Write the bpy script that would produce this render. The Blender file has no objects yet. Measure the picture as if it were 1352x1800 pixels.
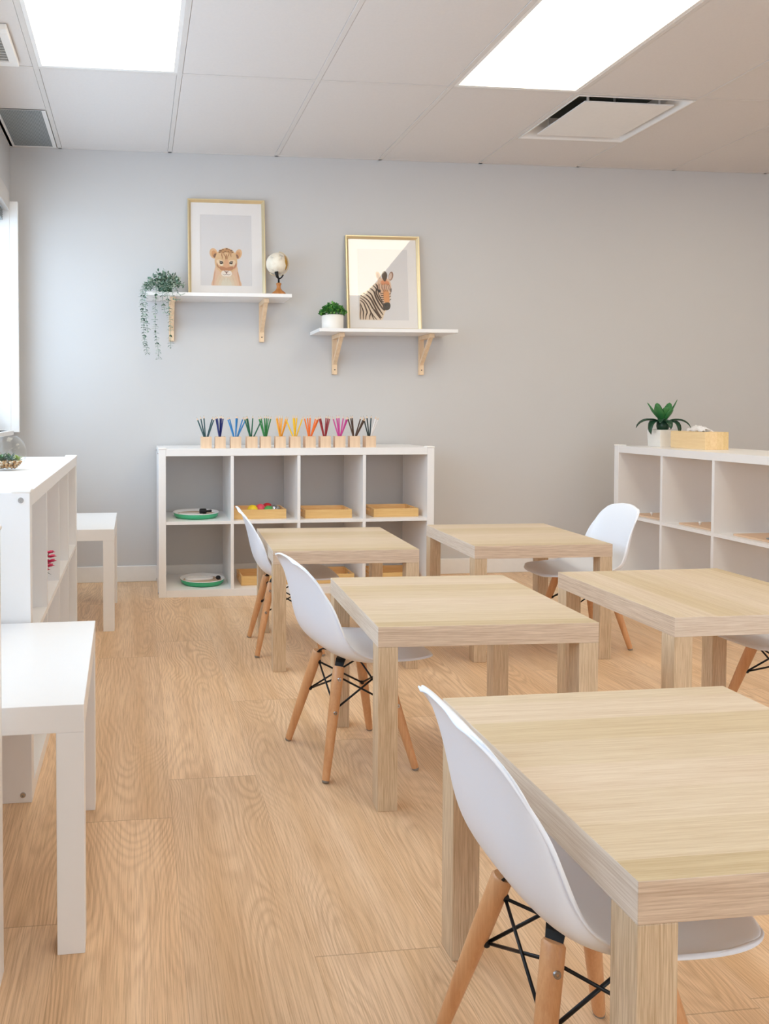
import bpy, bmesh, math, random
from mathutils import Vector, Matrix
random.seed(7)
S = bpy.context.scene
COL = S.collection
PI = math.pi

# ------------------------------------------------------------------ camera
F_PX, CX, CY = 1365.6, 393.05, 757.5
PITCH, YAW, ROLL, CAM_H = -.0273, .1106, -.0007, .9712
_c, _s = math.cos(YAW), math.sin(YAW)
FWD = Vector((_s*math.cos(PITCH), _c*math.cos(PITCH), math.sin(PITCH)))
RGT = Vector((_c, -_s, 0)); UPV = RGT.cross(FWD)
_cr, _sr = math.cos(ROLL), math.sin(ROLL)
RGT, UPV = _cr*RGT+_sr*UPV, -_sr*RGT+_cr*UPV
ORG = Vector((0, 0, CAM_H))
cam_d = bpy.data.cameras.new('camera'); cam = bpy.data.objects.new('camera', cam_d); COL.objects.link(cam)
M = Matrix((RGT, UPV, -FWD)).transposed().to_4x4(); M.translation = ORG
cam.matrix_world = M
cam_d.sensor_fit = 'VERTICAL'; cam_d.sensor_height = 36; cam_d.sensor_width = 27.04
cam_d.lens = F_PX/1800*36
cam_d.shift_x = (676-CX)/1800; cam_d.shift_y = -(900-CY)/1800
cam_d.clip_start = .02
S.camera = cam

def at(px, py, axis, val):
    """point where the sight line through a photo pixel meets a plane (used to read real positions)"""
    d = RGT*(px-CX)+UPV*(CY-py)+FWD*F_PX
    i = 'xyz'.index(axis); t = (val-ORG[i])/d[i]
    return ORG+d*t

# ------------------------------------------------------------------ light
S.view_settings.view_transform = 'Standard'; S.view_settings.look = 'None'
S.view_settings.gamma = 1; S.view_settings.use_curve_mapping = False
S.view_settings.exposure = 0.12
S.cycles.max_bounces = 16; S.cycles.diffuse_bounces = 10; S.cycles.transparent_max_bounces = 16
W = bpy.data.worlds.new('sky'); S.world = W; W.use_nodes = True
bg = W.node_tree.nodes['Background']; bg.inputs['Color'].default_value = (.63, .81, 1, 1); bg.inputs['Strength'].default_value = 4.4
LAMP_STRENGTH = 6.0
LAMP_COL = (1, .90, .70)

XL, XR, YB, YF, H = -.69, 5.2, 4.4037, -2.75, 2.412

def portal(loc, rot, sx, sy):
    l = bpy.data.lights.new('window_daylight', 'AREA'); l.shape = 'RECTANGLE'; l.size = sx; l.size_y = sy
    l.cycles.is_portal = True
    o = bpy.data.objects.new('window_daylight', l); o.location = loc; o.rotation_euler = rot; COL.objects.link(o)

WY0, WY1, WZ0, WZ1 = .1, 4.28, .86, 2.08
FX0, FX1, FZ0, FZ1 = .9, 4.3, .7, 2.1  # opening for an unseen window added to brighten camera-facing faces
portal(((FX0+FX1)/2, YF-.08, (FZ0+FZ1)/2), (PI/2, 0, 0), FX1-FX0, FZ1-FZ0)  # daylight portal of the added rear window
portal((XL-.12, (WY0+WY1)/2, (WZ0+WZ1)/2), (0, -PI/2, 0), WZ1-WZ0, WY1-WY0)

# ------------------------------------------------------------------ materials
def lin(c):
    return tuple((x/12.92 if x <= .04045 else ((x+.055)/1.055)**2.4) for x in c)
def rgb(r, g, b): return (*lin((r/255, g/255, b/255)), 1)

class NT:
    def __init__(s, name, rough=.5, metal=0, spec=.5):
        s.m = bpy.data.materials.new(name); s.m.use_nodes = True
        s.t = s.m.node_tree; s.b = s.t.nodes['Principled BSDF']
        s.b.inputs['Roughness'].default_value = rough; s.b.inputs['Metallic'].default_value = metal
        s.b.inputs['Specular IOR Level'].default_value = spec
    def n(s, ty, **kw):
        o = s.t.nodes.new(ty)
        for k, v in kw.items(): setattr(o, k, v)
        return o
    def l(s, a, b): s.t.links.new(a, b)
    def setin(s, sock, v):
        if hasattr(v, 'is_output') or isinstance(v, bpy.types.NodeSocket): s.l(v, sock)
        else: sock.default_value = v
    def math(s, op, a, b=0, c=None, clamp=False):
        o = s.n('ShaderNodeMath', operation=op); o.use_clamp = clamp
        s.setin(o.inputs[0], a); s.setin(o.inputs[1], b)
        if c is not None: s.setin(o.inputs[2], c)
        return o.outputs[0]
    def obj(s):
        return s.n('ShaderNodeTexCoord').outputs['Object']
    def mapping(s, v, scale=(1, 1, 1), loc=(0, 0, 0)):
        o = s.n('ShaderNodeMapping'); s.l(v, o.inputs[0]); o.inputs['Scale'].default_value = scale; o.inputs['Location'].default_value = loc
        return o.outputs[0]
    def sep(s, v):
        o = s.n('ShaderNodeSeparateXYZ'); s.l(v, o.inputs[0]); return o.outputs
    def comb(s, x, y, z):
        o = s.n('ShaderNodeCombineXYZ')
        for i, v in enumerate((x, y, z)): s.setin(o.inputs[i], v)
        return o.outputs[0]
    def noise(s, v, scale=5, detail=3, rough=.5, dist=0):
        o = s.n('ShaderNodeTexNoise'); s.l(v, o.inputs['Vector']); o.inputs['Scale'].default_value = scale
        o.inputs['Detail'].default_value = detail; o.inputs['Roughness'].default_value = rough; o.inputs['Distortion'].default_value = dist
        return o.outputs[0]
    def white(s, v):
        o = s.n('ShaderNodeTexWhiteNoise', noise_dimensions='1D'); s.setin(o.inputs['W'], v); return o.outputs['Value']
    def ramp(s, f, stops):
        o = s.n('ShaderNodeValToRGB'); s.l(f, o.inputs[0]); e = o.color_ramp.elements
        while len(e) < len(stops): e.new(.5)
        for i, (p, c) in enumerate(stops): e[i].position = p; e[i].color = c
        return o.outputs[0]
    def mix(s, f, a, b, mode='MIX'):
        o = s.n('ShaderNodeMix', data_type='RGBA', blend_type=mode); s.setin(o.inputs[0], f)
        s.setin(o.inputs[6], a); s.setin(o.inputs[7], b); return o.outputs[2]
    def base(s, v): s.setin(s.b.inputs['Base Color'], v); return s
    def bump(s, h, strength=.2, dist=.001):
        o = s.n('ShaderNodeBump'); s.l(h, o.inputs['Height']); o.inputs['Strength'].default_value = strength; o.inputs['Distance'].default_value = dist
        s.l(o.outputs[0], s.b.inputs['Normal']); return s

def plain(name, col, rough=.5, metal=0, spec=.5, var=.03, scale=40, bump=0, bscale=400):
    m = NT(name, rough, metal, spec); v = m.obj()
    f = m.noise(v, scale, 3)
    d = tuple(max(0, c*(1-var)) for c in col[:3])+(1,); u = tuple(min(1, c*(1+var)) for c in col[:3])+(1,)
    m.base(m.mix(f, d, u))
    if bump: m.bump(m.noise(v, bscale, 2), bump)
    return m.m

def wood(name, light, dark, axis='x', strip=None, rough=.45, streak=.5, tones=None, contour=0):
    """straight-grained oak foil; grain along axis; optional strips laid side by side"""
    m = NT(name, rough); v = m.obj()
    oi = m.n('ShaderNodeObjectInfo').outputs['Random']
    sx, sy, sz = m.sep(v)
    off = m.math('MULTIPLY', oi, 0.0)
    g, a, b = dict(x=(sx, sy, sz), y=(sy, sx, sz), z=(sz, sx, sy))[axis]
    if strip:
        # irregular strip edges: warp the coordinate
        idx = m.math('FLOOR', m.math('DIVIDE', a, strip))
        r1 = m.white(m.math('ADD', idx, 3.7))
        a2 = m.math('ADD', a, m.math('MULTIPLY', r1, 7.0))
    else:
        r1 = None; a2 = a
    vec = m.comb(m.math('MULTIPLY', g, 1.0), a2, b)
    st = m.noise(m.mapping(vec, (13, 430, 430)), 1, 4, .65)
    md = m.noise(m.mapping(vec, (1.6, 60, 60)), 1, 3, .6, .3)
    f = m.math('ADD', m.math('MULTIPLY', st, streak), m.math('MULTIPLY', md, 1-streak))
    c = m.ramp(f, [(.34, dark), (.62, light)])
    if strip:
        tone = m.ramp(r1, tones or [(0, (.88, .84, .72, 1)), (.35, (.99, .97, .90, 1)), (.65, (1.03, 1.03, 1.04, 1)), (1, (1.08, 1.08, 1.16, 1))])
        c = m.mix(1.0, c, tone, 'MULTIPLY')
    m.base(c); m.bump(st, .12, .0006)
    return m.m

def floor_mat():
    m = NT('oak_plank_floor', .42); v = m.obj(); x, y, z = m.sep(v)
    Wd, Ln, X0 = .2305, 1.217, .079
    u = m.math('DIVIDE', m.math('SUBTRACT', x, X0), Wd); ci = m.math('FLOOR', u); fu = m.math('SUBTRACT', u, ci)
    off = m.math('MULTIPLY', m.white(m.math('ADD', ci, 11.3)), Ln)
    for k, val in ((-1, .61), (0, .80), (1, .11), (2, .99), (-2, .25)):
        cmpn = m.math('COMPARE', ci, k, .1)
        off = m.math('ADD', m.math('MULTIPLY', off, m.math('SUBTRACT', 1, cmpn)), m.math('MULTIPLY', cmpn, val))
    w = m.math('DIVIDE', m.math('SUBTRACT', y, off), Ln); ri = m.math('FLOOR', w); fw = m.math('SUBTRACT', w, ri)
    pid = m.math('ADD', m.math('MULTIPLY', ci, 17.31), m.math('MULTIPLY', ri, 5.77))
    r = m.white(pid); r2 = m.white(m.math('ADD', pid, 91.7))
    gx = m.math('MULTIPLY', m.math('SUBTRACT', fu, .5), Wd)
    vec = m.comb(gx, m.math('ADD', y, m.math('MULTIPLY', r, 40)), m.math('MULTIPLY', r2, 9))
    # cathedral figure: contour lines of a long smooth noise
    ylong = m.comb(m.math('MULTIPLY', r, 7), m.math('ADD', y, m.math('MULTIPLY', r, 40)), m.math('MULTIPLY', r2, 9))
    wander = m.math('MULTIPLY', m.math('SUBTRACT', m.noise(m.mapping(ylong, (1, 1.6, 1)), 1, 2, .5), .5), .17)
    xx = m.math('ADD', gx, wander)
    quad = m.math('MULTIPLY', m.math('MULTIPLY', xx, xx), 26)
    n1 = m.noise(m.mapping(vec, (5.0, 1.1, 1)), 1, 1.5, .5, .25)
    wob = m.noise(m.mapping(vec, (55, 6, 1)), 1, 3, .55)
    ph = m.math('ADD', m.math('MULTIPLY', m.math('ADD', quad, m.math('MULTIPLY', n1, 1.35)), 135), m.math('MULTIPLY', wob, 2.0))
    ring = m.math('MULTIPLY', m.math('ADD', m.math('SINE', ph), 1), .5)
    ring = m.math('POWER', ring, 1.8)
    fine = m.noise(m.mapping(vec, (420, 9, 1)), 1, 4, .65)
    soft = m.noise(m.mapping(vec, (14, .8, 1)), 1, 2, .5)
    strength = m.noise(m.mapping(vec, (7, 1.3, 1), (5, 5, 5)), 1, 2, .5)
    ringamt = m.math('MULTIPLY', ring, m.math('MULTIPLY', m.math('SUBTRACT', strength, .30, clamp=True), .95))
    base = m.ramp(soft, [(.3, rgb(222, 186, 146)), (.7, rgb(240, 210, 176))])
    tone = m.mix(r2, (.95, .94, .93, 1), (1.05, 1.04, 1.03, 1))
    c = m.mix(1, base, tone, 'MULTIPLY')
    c = m.mix(ringamt, c, rgb(162, 120, 84))
    c = m.mix(m.math('MULTIPLY', m.math('SUBTRACT', .56, fine, clamp=True), 2.3), c, rgb(170, 130, 92))
    e1 = m.math('LESS_THAN', m.math('MINIMUM', fu, m.math('SUBTRACT', 1, fu)), .0022)
    e2 = m.math('LESS_THAN', m.math('MINIMUM', fw, m.math('SUBTRACT', 1, fw)), .0010)
    e = m.math('MAXIMUM', e1, e2)
    c = m.mix(m.math('MULTIPLY', e, .34), c, rgb(120, 84, 58))
    m.base(c)
    m.l(m.math('ADD', .36, m.math('MULTIPLY', fine, .2)), m.b.inputs['Roughness'])
    m.bump(m.math('SUBTRACT', fine, m.math('MULTIPLY', e, 2)), .12, .0006)
    return m.m

def emit(name, col, st):
    m = bpy.data.materials.new(name); m.use_nodes = True; t = m.node_tree; t.nodes.clear()
    e = t.nodes.new('ShaderNodeEmission'); e.inputs[0].default_value = (*col, 1); e.inputs[1].default_value = st
    o = t.nodes.new('ShaderNodeOutputMaterial'); t.links.new(e.outputs[0], o.inputs[0]); return m
def glassy(name, tint=(1, 1, 1), face=.025, edge=.6, rough=.0):
    m = bpy.data.materials.new(name); m.use_nodes = True; t = m.node_tree; t.nodes.clear()
    tr = t.nodes.new('ShaderNodeBsdfTransparent'); tr.inputs[0].default_value = (*tint, 1)
    gl = t.nodes.new('ShaderNodeBsdfGlossy'); gl.inputs['Roughness'].default_value = rough
    lw = t.nodes.new('ShaderNodeLayerWeight'); lw.inputs['Blend'].default_value = .5
    pw = t.nodes.new('ShaderNodeMath'); pw.operation = 'POWER'; t.links.new(lw.outputs['Facing'], pw.inputs[0]); pw.inputs[1].default_value = 4.5
    fr = t.nodes.new('ShaderNodeMath'); fr.operation = 'MULTIPLY_ADD'; t.links.new(pw.outputs[0], fr.inputs[0]); fr.inputs[1].default_value = edge; fr.inputs[2].default_value = face
    mx = t.nodes.new('ShaderNodeMixShader'); t.links.new(fr.outputs[0], mx.inputs[0]); t.links.new(tr.outputs[0], mx.inputs[1]); t.links.new(gl.outputs[0], mx.inputs[2])
    o = t.nodes.new('ShaderNodeOutputMaterial'); t.links.new(mx.outputs[0], o.inputs[0]); return m

MT = dict(
    wall=plain('grey_wall_paint', rgb(203, 202, 202), .8, var=.012, scale=6, bump=.08, bscale=220),
    ceil=plain('ceiling_tile', rgb(217, 213, 211), .9, var=.03, scale=90, bump=.25, bscale=260),
    grid=plain('ceiling_grid_metal', rgb(214, 210, 207), .7),
    dark=plain('dark_void', rgb(38, 40, 40), .9),
    trimw=plain('white_trim_paint', rgb(235, 234, 233), .45),
    white=plain('white_laminate', rgb(239, 238, 238), .32, var=.008),
    whitecap=plain('white_plastic_cap', rgb(245, 243, 240), .35),
    shell=plain('white_chair_plastic', rgb(238, 244, 255), .38, var=.006),
    black=plain('black_steel', rgb(22, 24, 27), .42, .3),
    chrome=plain('bright_screw_steel', rgb(190, 190, 190), .25, 1.0),
    rubber=plain('grey_glide', rgb(140, 134, 126), .6),
    brass=plain('champagne_brass', rgb(226, 210, 172), .32, .75, var=.04, scale=12),
    paper=plain('mount_board', rgb(238, 234, 232), .7, var=.005),
    print=plain('print_paper', rgb(222, 219, 219), .7, var=.01, scale=8),
    terrd=plain('dark_duct_metal', rgb(118, 122, 116), .6),
    terr=plain('grille_grey', rgb(150, 156, 158), .5),
    green=plain('green_enamel', rgb(62, 170, 120), .35),
    jute=plain('tray_liner', rgb(205, 180, 155), .7),
    oak=wood('oak_table_top', rgb(214, 197, 170), rgb(194, 171, 140), 'x', .0785, .40, .62),
    oaky=wood('oak_edge_side_lit', rgb(230, 218, 204), rgb(202, 184, 166), 'y', None, .42, .72),  # paler, cooler than the front edge: window light put into the side colour
    oakx=wood('oak_edge_front', rgb(224, 204, 182), rgb(188, 162, 138), 'x', None, .42, .72),
    oakz=wood('oak_leg', rgb(226, 204, 174), rgb(182, 154, 120), 'z', None, .42, .75),
    beech=wood('beech_leg', rgb(224, 172, 124), rgb(206, 148, 100), 'z', None, .38, .4),
    pine=wood('pine_bracket', rgb(238, 210, 176), rgb(222, 188, 150), 'z', None, .5, .4),
    cup=wood('maple_block', rgb(236, 208, 178), rgb(220, 188, 156), 'z', None, .5, .4),
    bamboo=wood('bamboo_tray', rgb(242, 206, 148), rgb(224, 178, 116), 'x', .03, .42, .5),
    bamboof=wood('pale_bamboo', rgb(240, 212, 164), rgb(226, 192, 138), 'y', .035, .42, .5),
    board=plain('plywood_board', rgb(222, 190, 160), .5, var=.05, scale=20),
    glass=glassy('picture_glass', (1, 1, 1), .045, .6),
    bowlglass=glassy('bowl_glass', (.985, .992, .99), .02, .35),
    pot=plain('white_ceramic', rgb(240, 236, 230), .45),
)
MT['floor'] = floor_mat()
MT['lamp'] = emit('lit_panel', LAMP_COL, LAMP_STRENGTH)

# ------------------------------------------------------------------ geometry helpers
def new(name, bm, mats, parent=None, smooth=False, loc=None):
    if not isinstance(mats, (list, tuple)): mats = [mats]
    me = bpy.data.meshes.new(name); bm.normal_update(); bm.to_mesh(me); bm.free()
    for k in mats: me.materials.append(MT[k] if isinstance(k, str) else k)
    if smooth:
        for p in me.polygons: p.use_smooth = True
    o = bpy.data.objects.new(name, me); COL.objects.link(o)
    if parent: o.parent = parent
    if loc is not None: o.location = loc
    return o
def bevel(o, w=.002, seg=2, ang=35):
    b = o.modifiers.new('bevel', 'BEVEL'); b.width = w; b.segments = seg; b.limit_method = 'ANGLE'; b.angle_limit = math.radians(ang)
    return o
def thing(name, label, cat, loc=(0, 0, 0), rz=0, group=None):
    o = bpy.data.objects.new(name, None); COL.objects.link(o); o.empty_display_size = .05
    o.location = loc; o.rotation_euler = (0, 0, rz); o['label'] = label; o['category'] = cat
    if group: o['group'] = group
    return o
def tag(o, label, cat, group=None):
    o['label'] = label; o['category'] = cat
    if group: o['group'] = group
    return o
def struct(o): o['kind'] = 'structure'; return o
def dup(root, loc, rz=None, label=None, group=None):
    def cp(o, par):
        c = o.copy(); COL.objects.link(c)
        if par: c.parent = par; c.matrix_parent_inverse = o.matrix_parent_inverse.copy()
        for ch in [q for q in bpy.data.objects if q.parent == o]: cp(ch, c)
        return c
    kids = cp(root, None)
    kids.location = loc
    if rz is not None: kids.rotation_euler = (0, 0, rz)
    if label: kids['label'] = label
    if group: kids['group'] = group
    return kids
def BM(): return bmesh.new()
def box(bm, a, b, mi=0):
    vs = [bm.verts.new((x, y, z)) for x in (a[0], b[0]) for y in (a[1], b[1]) for z in (a[2], b[2])]
    fs = []
    for q in ((0, 1, 3, 2), (4, 6, 7, 5), (0, 4, 5, 1), (2, 3, 7, 6), (0, 2, 6, 4), (1, 5, 7, 3)):
        f = bm.faces.new([vs[i] for i in q]); f.material_index = mi; fs.append(f)
    return fs
def B(a, b): bm = BM(); box(bm, a, b); return bm
def frame_of(d):
    d = d.normalized(); up = Vector((0, 0, 1)) if abs(d.z) < .95 else Vector((1, 0, 0))
    s = d.cross(up).normalized(); return s, s.cross(d).normalized()
def tube(bm, pts, rad, seg=10, cap=True, mi=0):
    pts = [Vector(p) for p in pts]; n = len(pts)
    if not hasattr(rad, '__len__'): rad = [rad]*n
    rings = []; side = None
    for i, p in enumerate(pts):
        d = (pts[min(i+1, n-1)]-pts[max(i-1, 0)])
        if side is None: side, up = frame_of(d)
        else:
            d.normalize(); side = (side-d*side.dot(d)).normalized(); up = side.cross(d)
        rings.append([bm.verts.new(p+(side*math.cos(2*PI*k/seg)+up*math.sin(2*PI*k/seg))*rad[i]) for k in range(seg)])
    for a, b in zip(rings, rings[1:]):
        for k in range(seg):
            f = bm.faces.new((a[k], a[(k+1) % seg], b[(k+1) % seg], b[k])); f.material_index = mi
    if cap:
        f = bm.faces.new(rings[0][::-1]); f.material_index = mi
        f = bm.faces.new(rings[-1]); f.material_index = mi
def lathe(bm, prof, seg=32, c=(0, 0, 0), mi=0):
    rings = []
    for r, z in prof:
        if r < 1e-5: rings.append([bm.verts.new((c[0], c[1], c[2]+z))])
        else: rings.append([bm.verts.new((c[0]+r*math.cos(2*PI*k/seg), c[1]+r*math.sin(2*PI*k/seg), c[2]+z)) for k in range(seg)])
    for a, b in zip(rings, rings[1:]):
        for k in range(seg):
            k2 = (k+1) % seg
            q = [a[k % len(a)], a[k2 % len(a)], b[k2 % len(b)], b[k % len(b)]]
            u = []
            for v in q:
                if v not in u: u.append(v)
            if len(u) > 2: f = bm.faces.new(u); f.material_index = mi
def sphere(bm, c, r, seg=16, sc=(1, 1, 1), mi=0):
    g = bmesh.ops.create_uvsphere(bm, u_segments=seg, v_segments=max(6, seg//2), radius=r)
    for v in g['verts']: v.co = Vector((v.co.x*sc[0]+c[0], v.co.y*sc[1]+c[1], v.co.z*sc[2]+c[2]))
    if mi:
        for f in {f for v in g['verts'] for f in v.link_faces}: f.material_index = mi
def prism(bm, poly, d, mi=0):
    """poly: list of 3D points (planar), extruded by vector d"""
    a = [bm.verts.new(p) for p in poly]; b = [bm.verts.new(Vector(p)+Vector(d)) for p in poly]; n = len(poly)
    bm.faces.new(a[::-1]).material_index = mi; bm.faces.new(b).material_index = mi
    for i in range(n): bm.faces.new((a[i], a[(i+1) % n], b[(i+1) % n], b[i])).material_index = mi

# ------------------------------------------------------------------ room shell
struct(new('floor', B((XL-.1, YF-.1, -.05), (XR+.1, YB+.1, 0)), 'floor'))
struct(new('wall_back', B((XL-.1, YB, 0), (XR+.1, YB+.1, H+.25)), 'wall'))
struct(new('wall_right', B((XR, YF, 0), (XR+.1, YB, H+.25)), 'wall'))
bm = BM()
box(bm, (XL-.1, YF-.1, 0), (XR+.1, YF, FZ0)); box(bm, (XL-.1, YF-.1, FZ1), (XR+.1, YF, H+.25))
box(bm, (XL-.1, YF-.1, FZ0), (FX0, YF, FZ1)); box(bm, (FX1, YF-.1, FZ0), (XR+.1, YF, FZ1))
struct(new('wall_front', bm, 'wall'))
bm = BM()
for a, b in (((FX0, FZ0), (FX1, FZ0+.05)), ((FX0, FZ1-.05), (FX1, FZ1)), ((FX0, FZ0+.05), (FX0+.05, FZ1-.05)), ((FX1-.05, FZ0+.05), (FX1, FZ1-.05)), ((2.475, FZ0+.05), (2.525, FZ1-.05))):
    box(bm, (a[0], YF-.07, a[1]), (b[0], YF-.03, b[1]))
w2 = struct(new('added_fill_window', bm, 'trimw')); new('window_pane', B((FX0+.02, YF-.052, FZ0+.02), (FX1-.02, YF-.046, FZ1-.02)), 'glass', w2)  # unseen window added as fill light from behind the viewer
bm = BM()
box(bm, (XL-.16, YF, 0), (XL, YB, WZ0)); box(bm, (XL-.16, YF, WZ1), (XL, YB, H+.25))
box(bm, (XL-.16, YF, WZ0), (XL, WY0, WZ1)); box(bm, (XL-.16, WY1+.03, WZ0), (XL, YB, WZ1))
struct(new('wall_left', bm, 'wall'))

# ceiling: 2x4 ft tiles in a T-bar grid; openings are left for lamps and vents
TS, TX0 = .6057, -.419
ROWS = [YB, 3.385, 2.165, .945, -.275, -1.495, YF]
cols = [XL]+[TX0+TS*k for k in range(0, 10)]+[XR]
cols = [c for c in cols if c <= XR]
LAMPS = [(1, 1), (4, 1), (4, 3), (7, 1), (7, 3), (1, 5), (4, 5)]      # (column, row)
bm = BM(); g = .0127
for ci in range(len(cols)-1):
    for ri in range(len(ROWS)-1):
        x0, x1, y1, y0 = cols[ci], cols[ci+1], ROWS[ri], ROWS[ri+1]
        if (ci, ri) in LAMPS: continue
        if ci == 0 and ri == 0:
            box(bm, (x0, y0, H+.0018), (x1-g, 3.845, H+.02)); continue
        if ci == 0 and ri == 1:
            box(bm, (x0, y0+g, H+.0018), (x1-g, y1-g, H+.02)); continue
        if ci == 5 and ri == 0:
            box(bm, (x0+g, 3.99, H+.0018), (x1-g, y1, H+.02)); continue
        box(bm, (x0+g, y0+g, H+.0018), (x1-g, y1-(g if ri else 0), H+.02))
ceil = struct(new('ceiling', bm, 'ceil')); bevel(ceil, .0008, 1)
bm = BM()
for x in cols[1:-1]: box(bm, (x-.0115, YF, H), (x+.0115, YB, H+.03))
for y in ROWS[1:-1]:
    for a, b in zip(cols, cols[1:]): box(bm, (a+.0115, y-.0115, H), (b-.0115, y+.0115, H+.03))
box(bm, (XL, YB-.014, H), (XR, YB, H+.03)); box(bm, (XL, 3.833, H), (TX0-.0115, 3.856, H+.03)); box(bm, (XL, YF, H), (XL+.02, YB-.014, H+.03))
box(bm, (cols[5]+.0115, 3.967, H), (cols[6]-.0115, 3.989, H+.03))
tr1 = struct(new('trim_1', bm, 'grid')); bevel(tr1, .0012, 1)
struct(new('ceiling', B((XL-.1, YF-.1, H+.24), (XR+.1, YB+.1, H+.3)), 'dark'))

names = {(1, 1): 'lit flat ceiling panel lamp near the window, above the lion picture side',
         (4, 1): 'lit flat ceiling panel lamp just before the square ceiling diffuser'}
for ci, ri in LAMPS:
    x0, x1, y1, y0 = cols[ci], cols[ci+1], ROWS[ri], ROWS[ri+1]
    t = thing('ceiling_lamp', names.get((ci, ri), 'lit flat ceiling panel lamp behind the viewer, outside the picture'), 'ceiling light', ((x0+x1)/2, (y0+y1)/2, H), 0, 'square-edged panel lamps in the ceiling grid')
    if (ci, ri) in names: del t['group']
    hx, hy = (x1-x0)/2-.0115, (y1-y0)/2-.0115; q = .016
    bm = BM()
    for a, b in (((-hx, -hy), (hx, -hy+q)), ((-hx, hy-q), (hx, hy)), ((-hx, -hy+q), (-hx+q, hy-q)), ((hx-q, -hy+q), (hx, hy-q))):
        box(bm, (*a, .001), (*b, .03))
    new('lamp_frame', bm, 'trimw', t)
    new('diffuser_panel', B((-hx+q, -hy+q, .006), (hx-q, hy-q, .012)), 'lamp', t)

# perforated return grille, far left corner of ceiling
def perf_mat():
    m = NT('perforated_metal', .5); v = m.obj(); x, y, z = m.sep(v)
    p = .0075
    fx = m.math('SUBTRACT', m.math('FRACT', m.math('DIVIDE', x, p)), .5); fy = m.math('SUBTRACT', m.math('FRACT', m.math('DIVIDE', y, p)), .5)
    d = m.math('SQRT', m.math('ADD', m.math('MULTIPLY', fx, fx), m.math('MULTIPLY', fy, fy)))
    m.base(m.mix(m.math('LESS_THAN', d, .33), rgb(158, 164, 166), rgb(60, 66, 68))); return m.m
MT['perf'] = perf_mat()
t = thing('return_air_grille', 'dark grey perforated air grille in the ceiling corner beside the window wall', 'vent', (-.56, 4.12, H))
new('perforated_plate', B((-.10, -.26, .003), (.105, .262, .006)), 'perf', t)
bm = BM()
for a, b in (((-.125, -.275), (-.10, .268)), ((.105, -.275), (.125, .268)), ((-.10, -.275), (.105, -.26)), ((-.10, .262), (.105, .268))):
    box(bm, (*a, 0), (*b, .012))
new('grille_frame', bm, 'trimw', t)
# louvred register
t = thing('ceiling_register', 'white louvred air register at the left edge of the ceiling, nearer than the dark grille', 'vent', (-.62, 3.17, H-.022))
bm = BM()
for a, b in (((-.068, -.16), (.14, -.125)), ((-.068, .125), (.14, .16)), ((.105, -.125), (.14, .125))): box(bm, (*a, 0), (*b, .022))
bevel(new('register_frame', bm, 'trimw', t), .003, 2)
for k in range(11):
    y = -.112+k*.0224
    bm = BM(); prism(bm, [(-.068, y, .002), (-.068, y+.012, .018), (-.068, y+.0145, .018), (-.068, y+.0025, .002)], (.173, 0, 0)); new('louvre', bm, 'trimw', t)
new('backing', B((-.068, -.125, .0185), (.105, .125, .0215)), 'terrd', t)
# plaque diffuser
x0, x1 = cols[5]+.0115, cols[6]-.0115
t = thing('air_diffuser', 'square white ceiling air diffuser with a flat centre plate over a dark opening', 'vent', ((x0+x1)/2, 3.682, H))
hx, hy = (x1-x0)/2, .284
bm = BM()
def ringloop(s, z): return [bm.verts.new((sx*s*hx, sy*s*hy, z)) for sx, sy in ((-1, -1), (1, -1), (1, 1), (-1, 1))]
L = [ringloop(1, .0), ringloop(.975, .0), ringloop(.955, .006), ringloop(.86, .05), ringloop(.80, .09)]
for a, b in zip(L, L[1:]):
    for k in range(4): bm.faces.new((a[k], a[(k+1) % 4], b[(k+1) % 4], b[k]))
dsh = new('diffuser_cone', bm, 'trimw', t); sm = dsh.modifiers.new('t', 'SOLIDIFY'); sm.thickness = .003
bm = BM(); box(bm, (-.8*hx, -.8*hy, .20), (.8*hx, .8*hy, .205))
for sx in (-1, 1): box(bm, (sx*.8*hx-.002, -.8*hy, .09), (sx*.8*hx+.002, .8*hy, .20)); box(bm, (-.8*hx, sx*.8*hy-.002, .09), (.8*hx, sx*.8*hy+.002, .20))
new('duct_throat', bm, 'terrd', t)
new('centre_plate', B((-.74*hx, -.74*hy, .0), (.80*hx, .80*hy, .006)), 'trimw', t)
for sx in (-1, 1):
    for sy in (-1, 1): new('plate_hanger', B((sx*.62*hx-.004, sy*.62*hy-.004, .006), (sx*.62*hx+.004, sy*.62*hy+.004, .20)), 'trimw', t)

# baseboards
def baseb(name, a, b): return bevel(struct(new(name, B(a, b), 'trimw')), .003, 2)
baseb('baseboard_back', (XL, YB-.013, 0), (XR, YB, .09))
baseb('baseboard_left', (XL, YF, 0), (XL+.013, YB-.013, .09))
baseb('baseboard_right', (XR-.013, YF, 0), (XR, YB-.013, .09))

# window
bm = BM()
box(bm, (XL-.13, WY1, WZ0-.01), (XL+.015, WY1+.03, WZ1+.005)); box(bm, (XL+.0, WY1+.002, WZ0-.01), (XL+.058, WY1+.03, WZ1+.005))
wf = struct(new('window_1', bm, 'trimw')); bevel(wf, .002)
bm = BM()
zz = ((WZ0, WZ0+.05), (WZ1-.05, WZ1))
for a, b in zz: box(bm, (XL-.13, WY0, a), (XL-.09, WY1, b))
n = 4
for k in range(n+1):
    y = WY0+(WY1-WY0)*k/n; y = min(max(y, WY0+.025), WY1-.025); box(bm, (XL-.13, y-.025, WZ0+.05), (XL-.09, y+.025, WZ1-.05))
o = new('window_frame', bm, 'trimw', wf)
new('window_pane', B((XL-.114, WY0+.02, WZ0+.02), (XL-.108, WY1-.02, WZ1-.02)), 'glass', wf)
new('window_sill', B((XL-.13, WY0-.03, WZ0-.022), (XL+.03, WY1-.01, WZ0)), 'trimw', wf)
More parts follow.
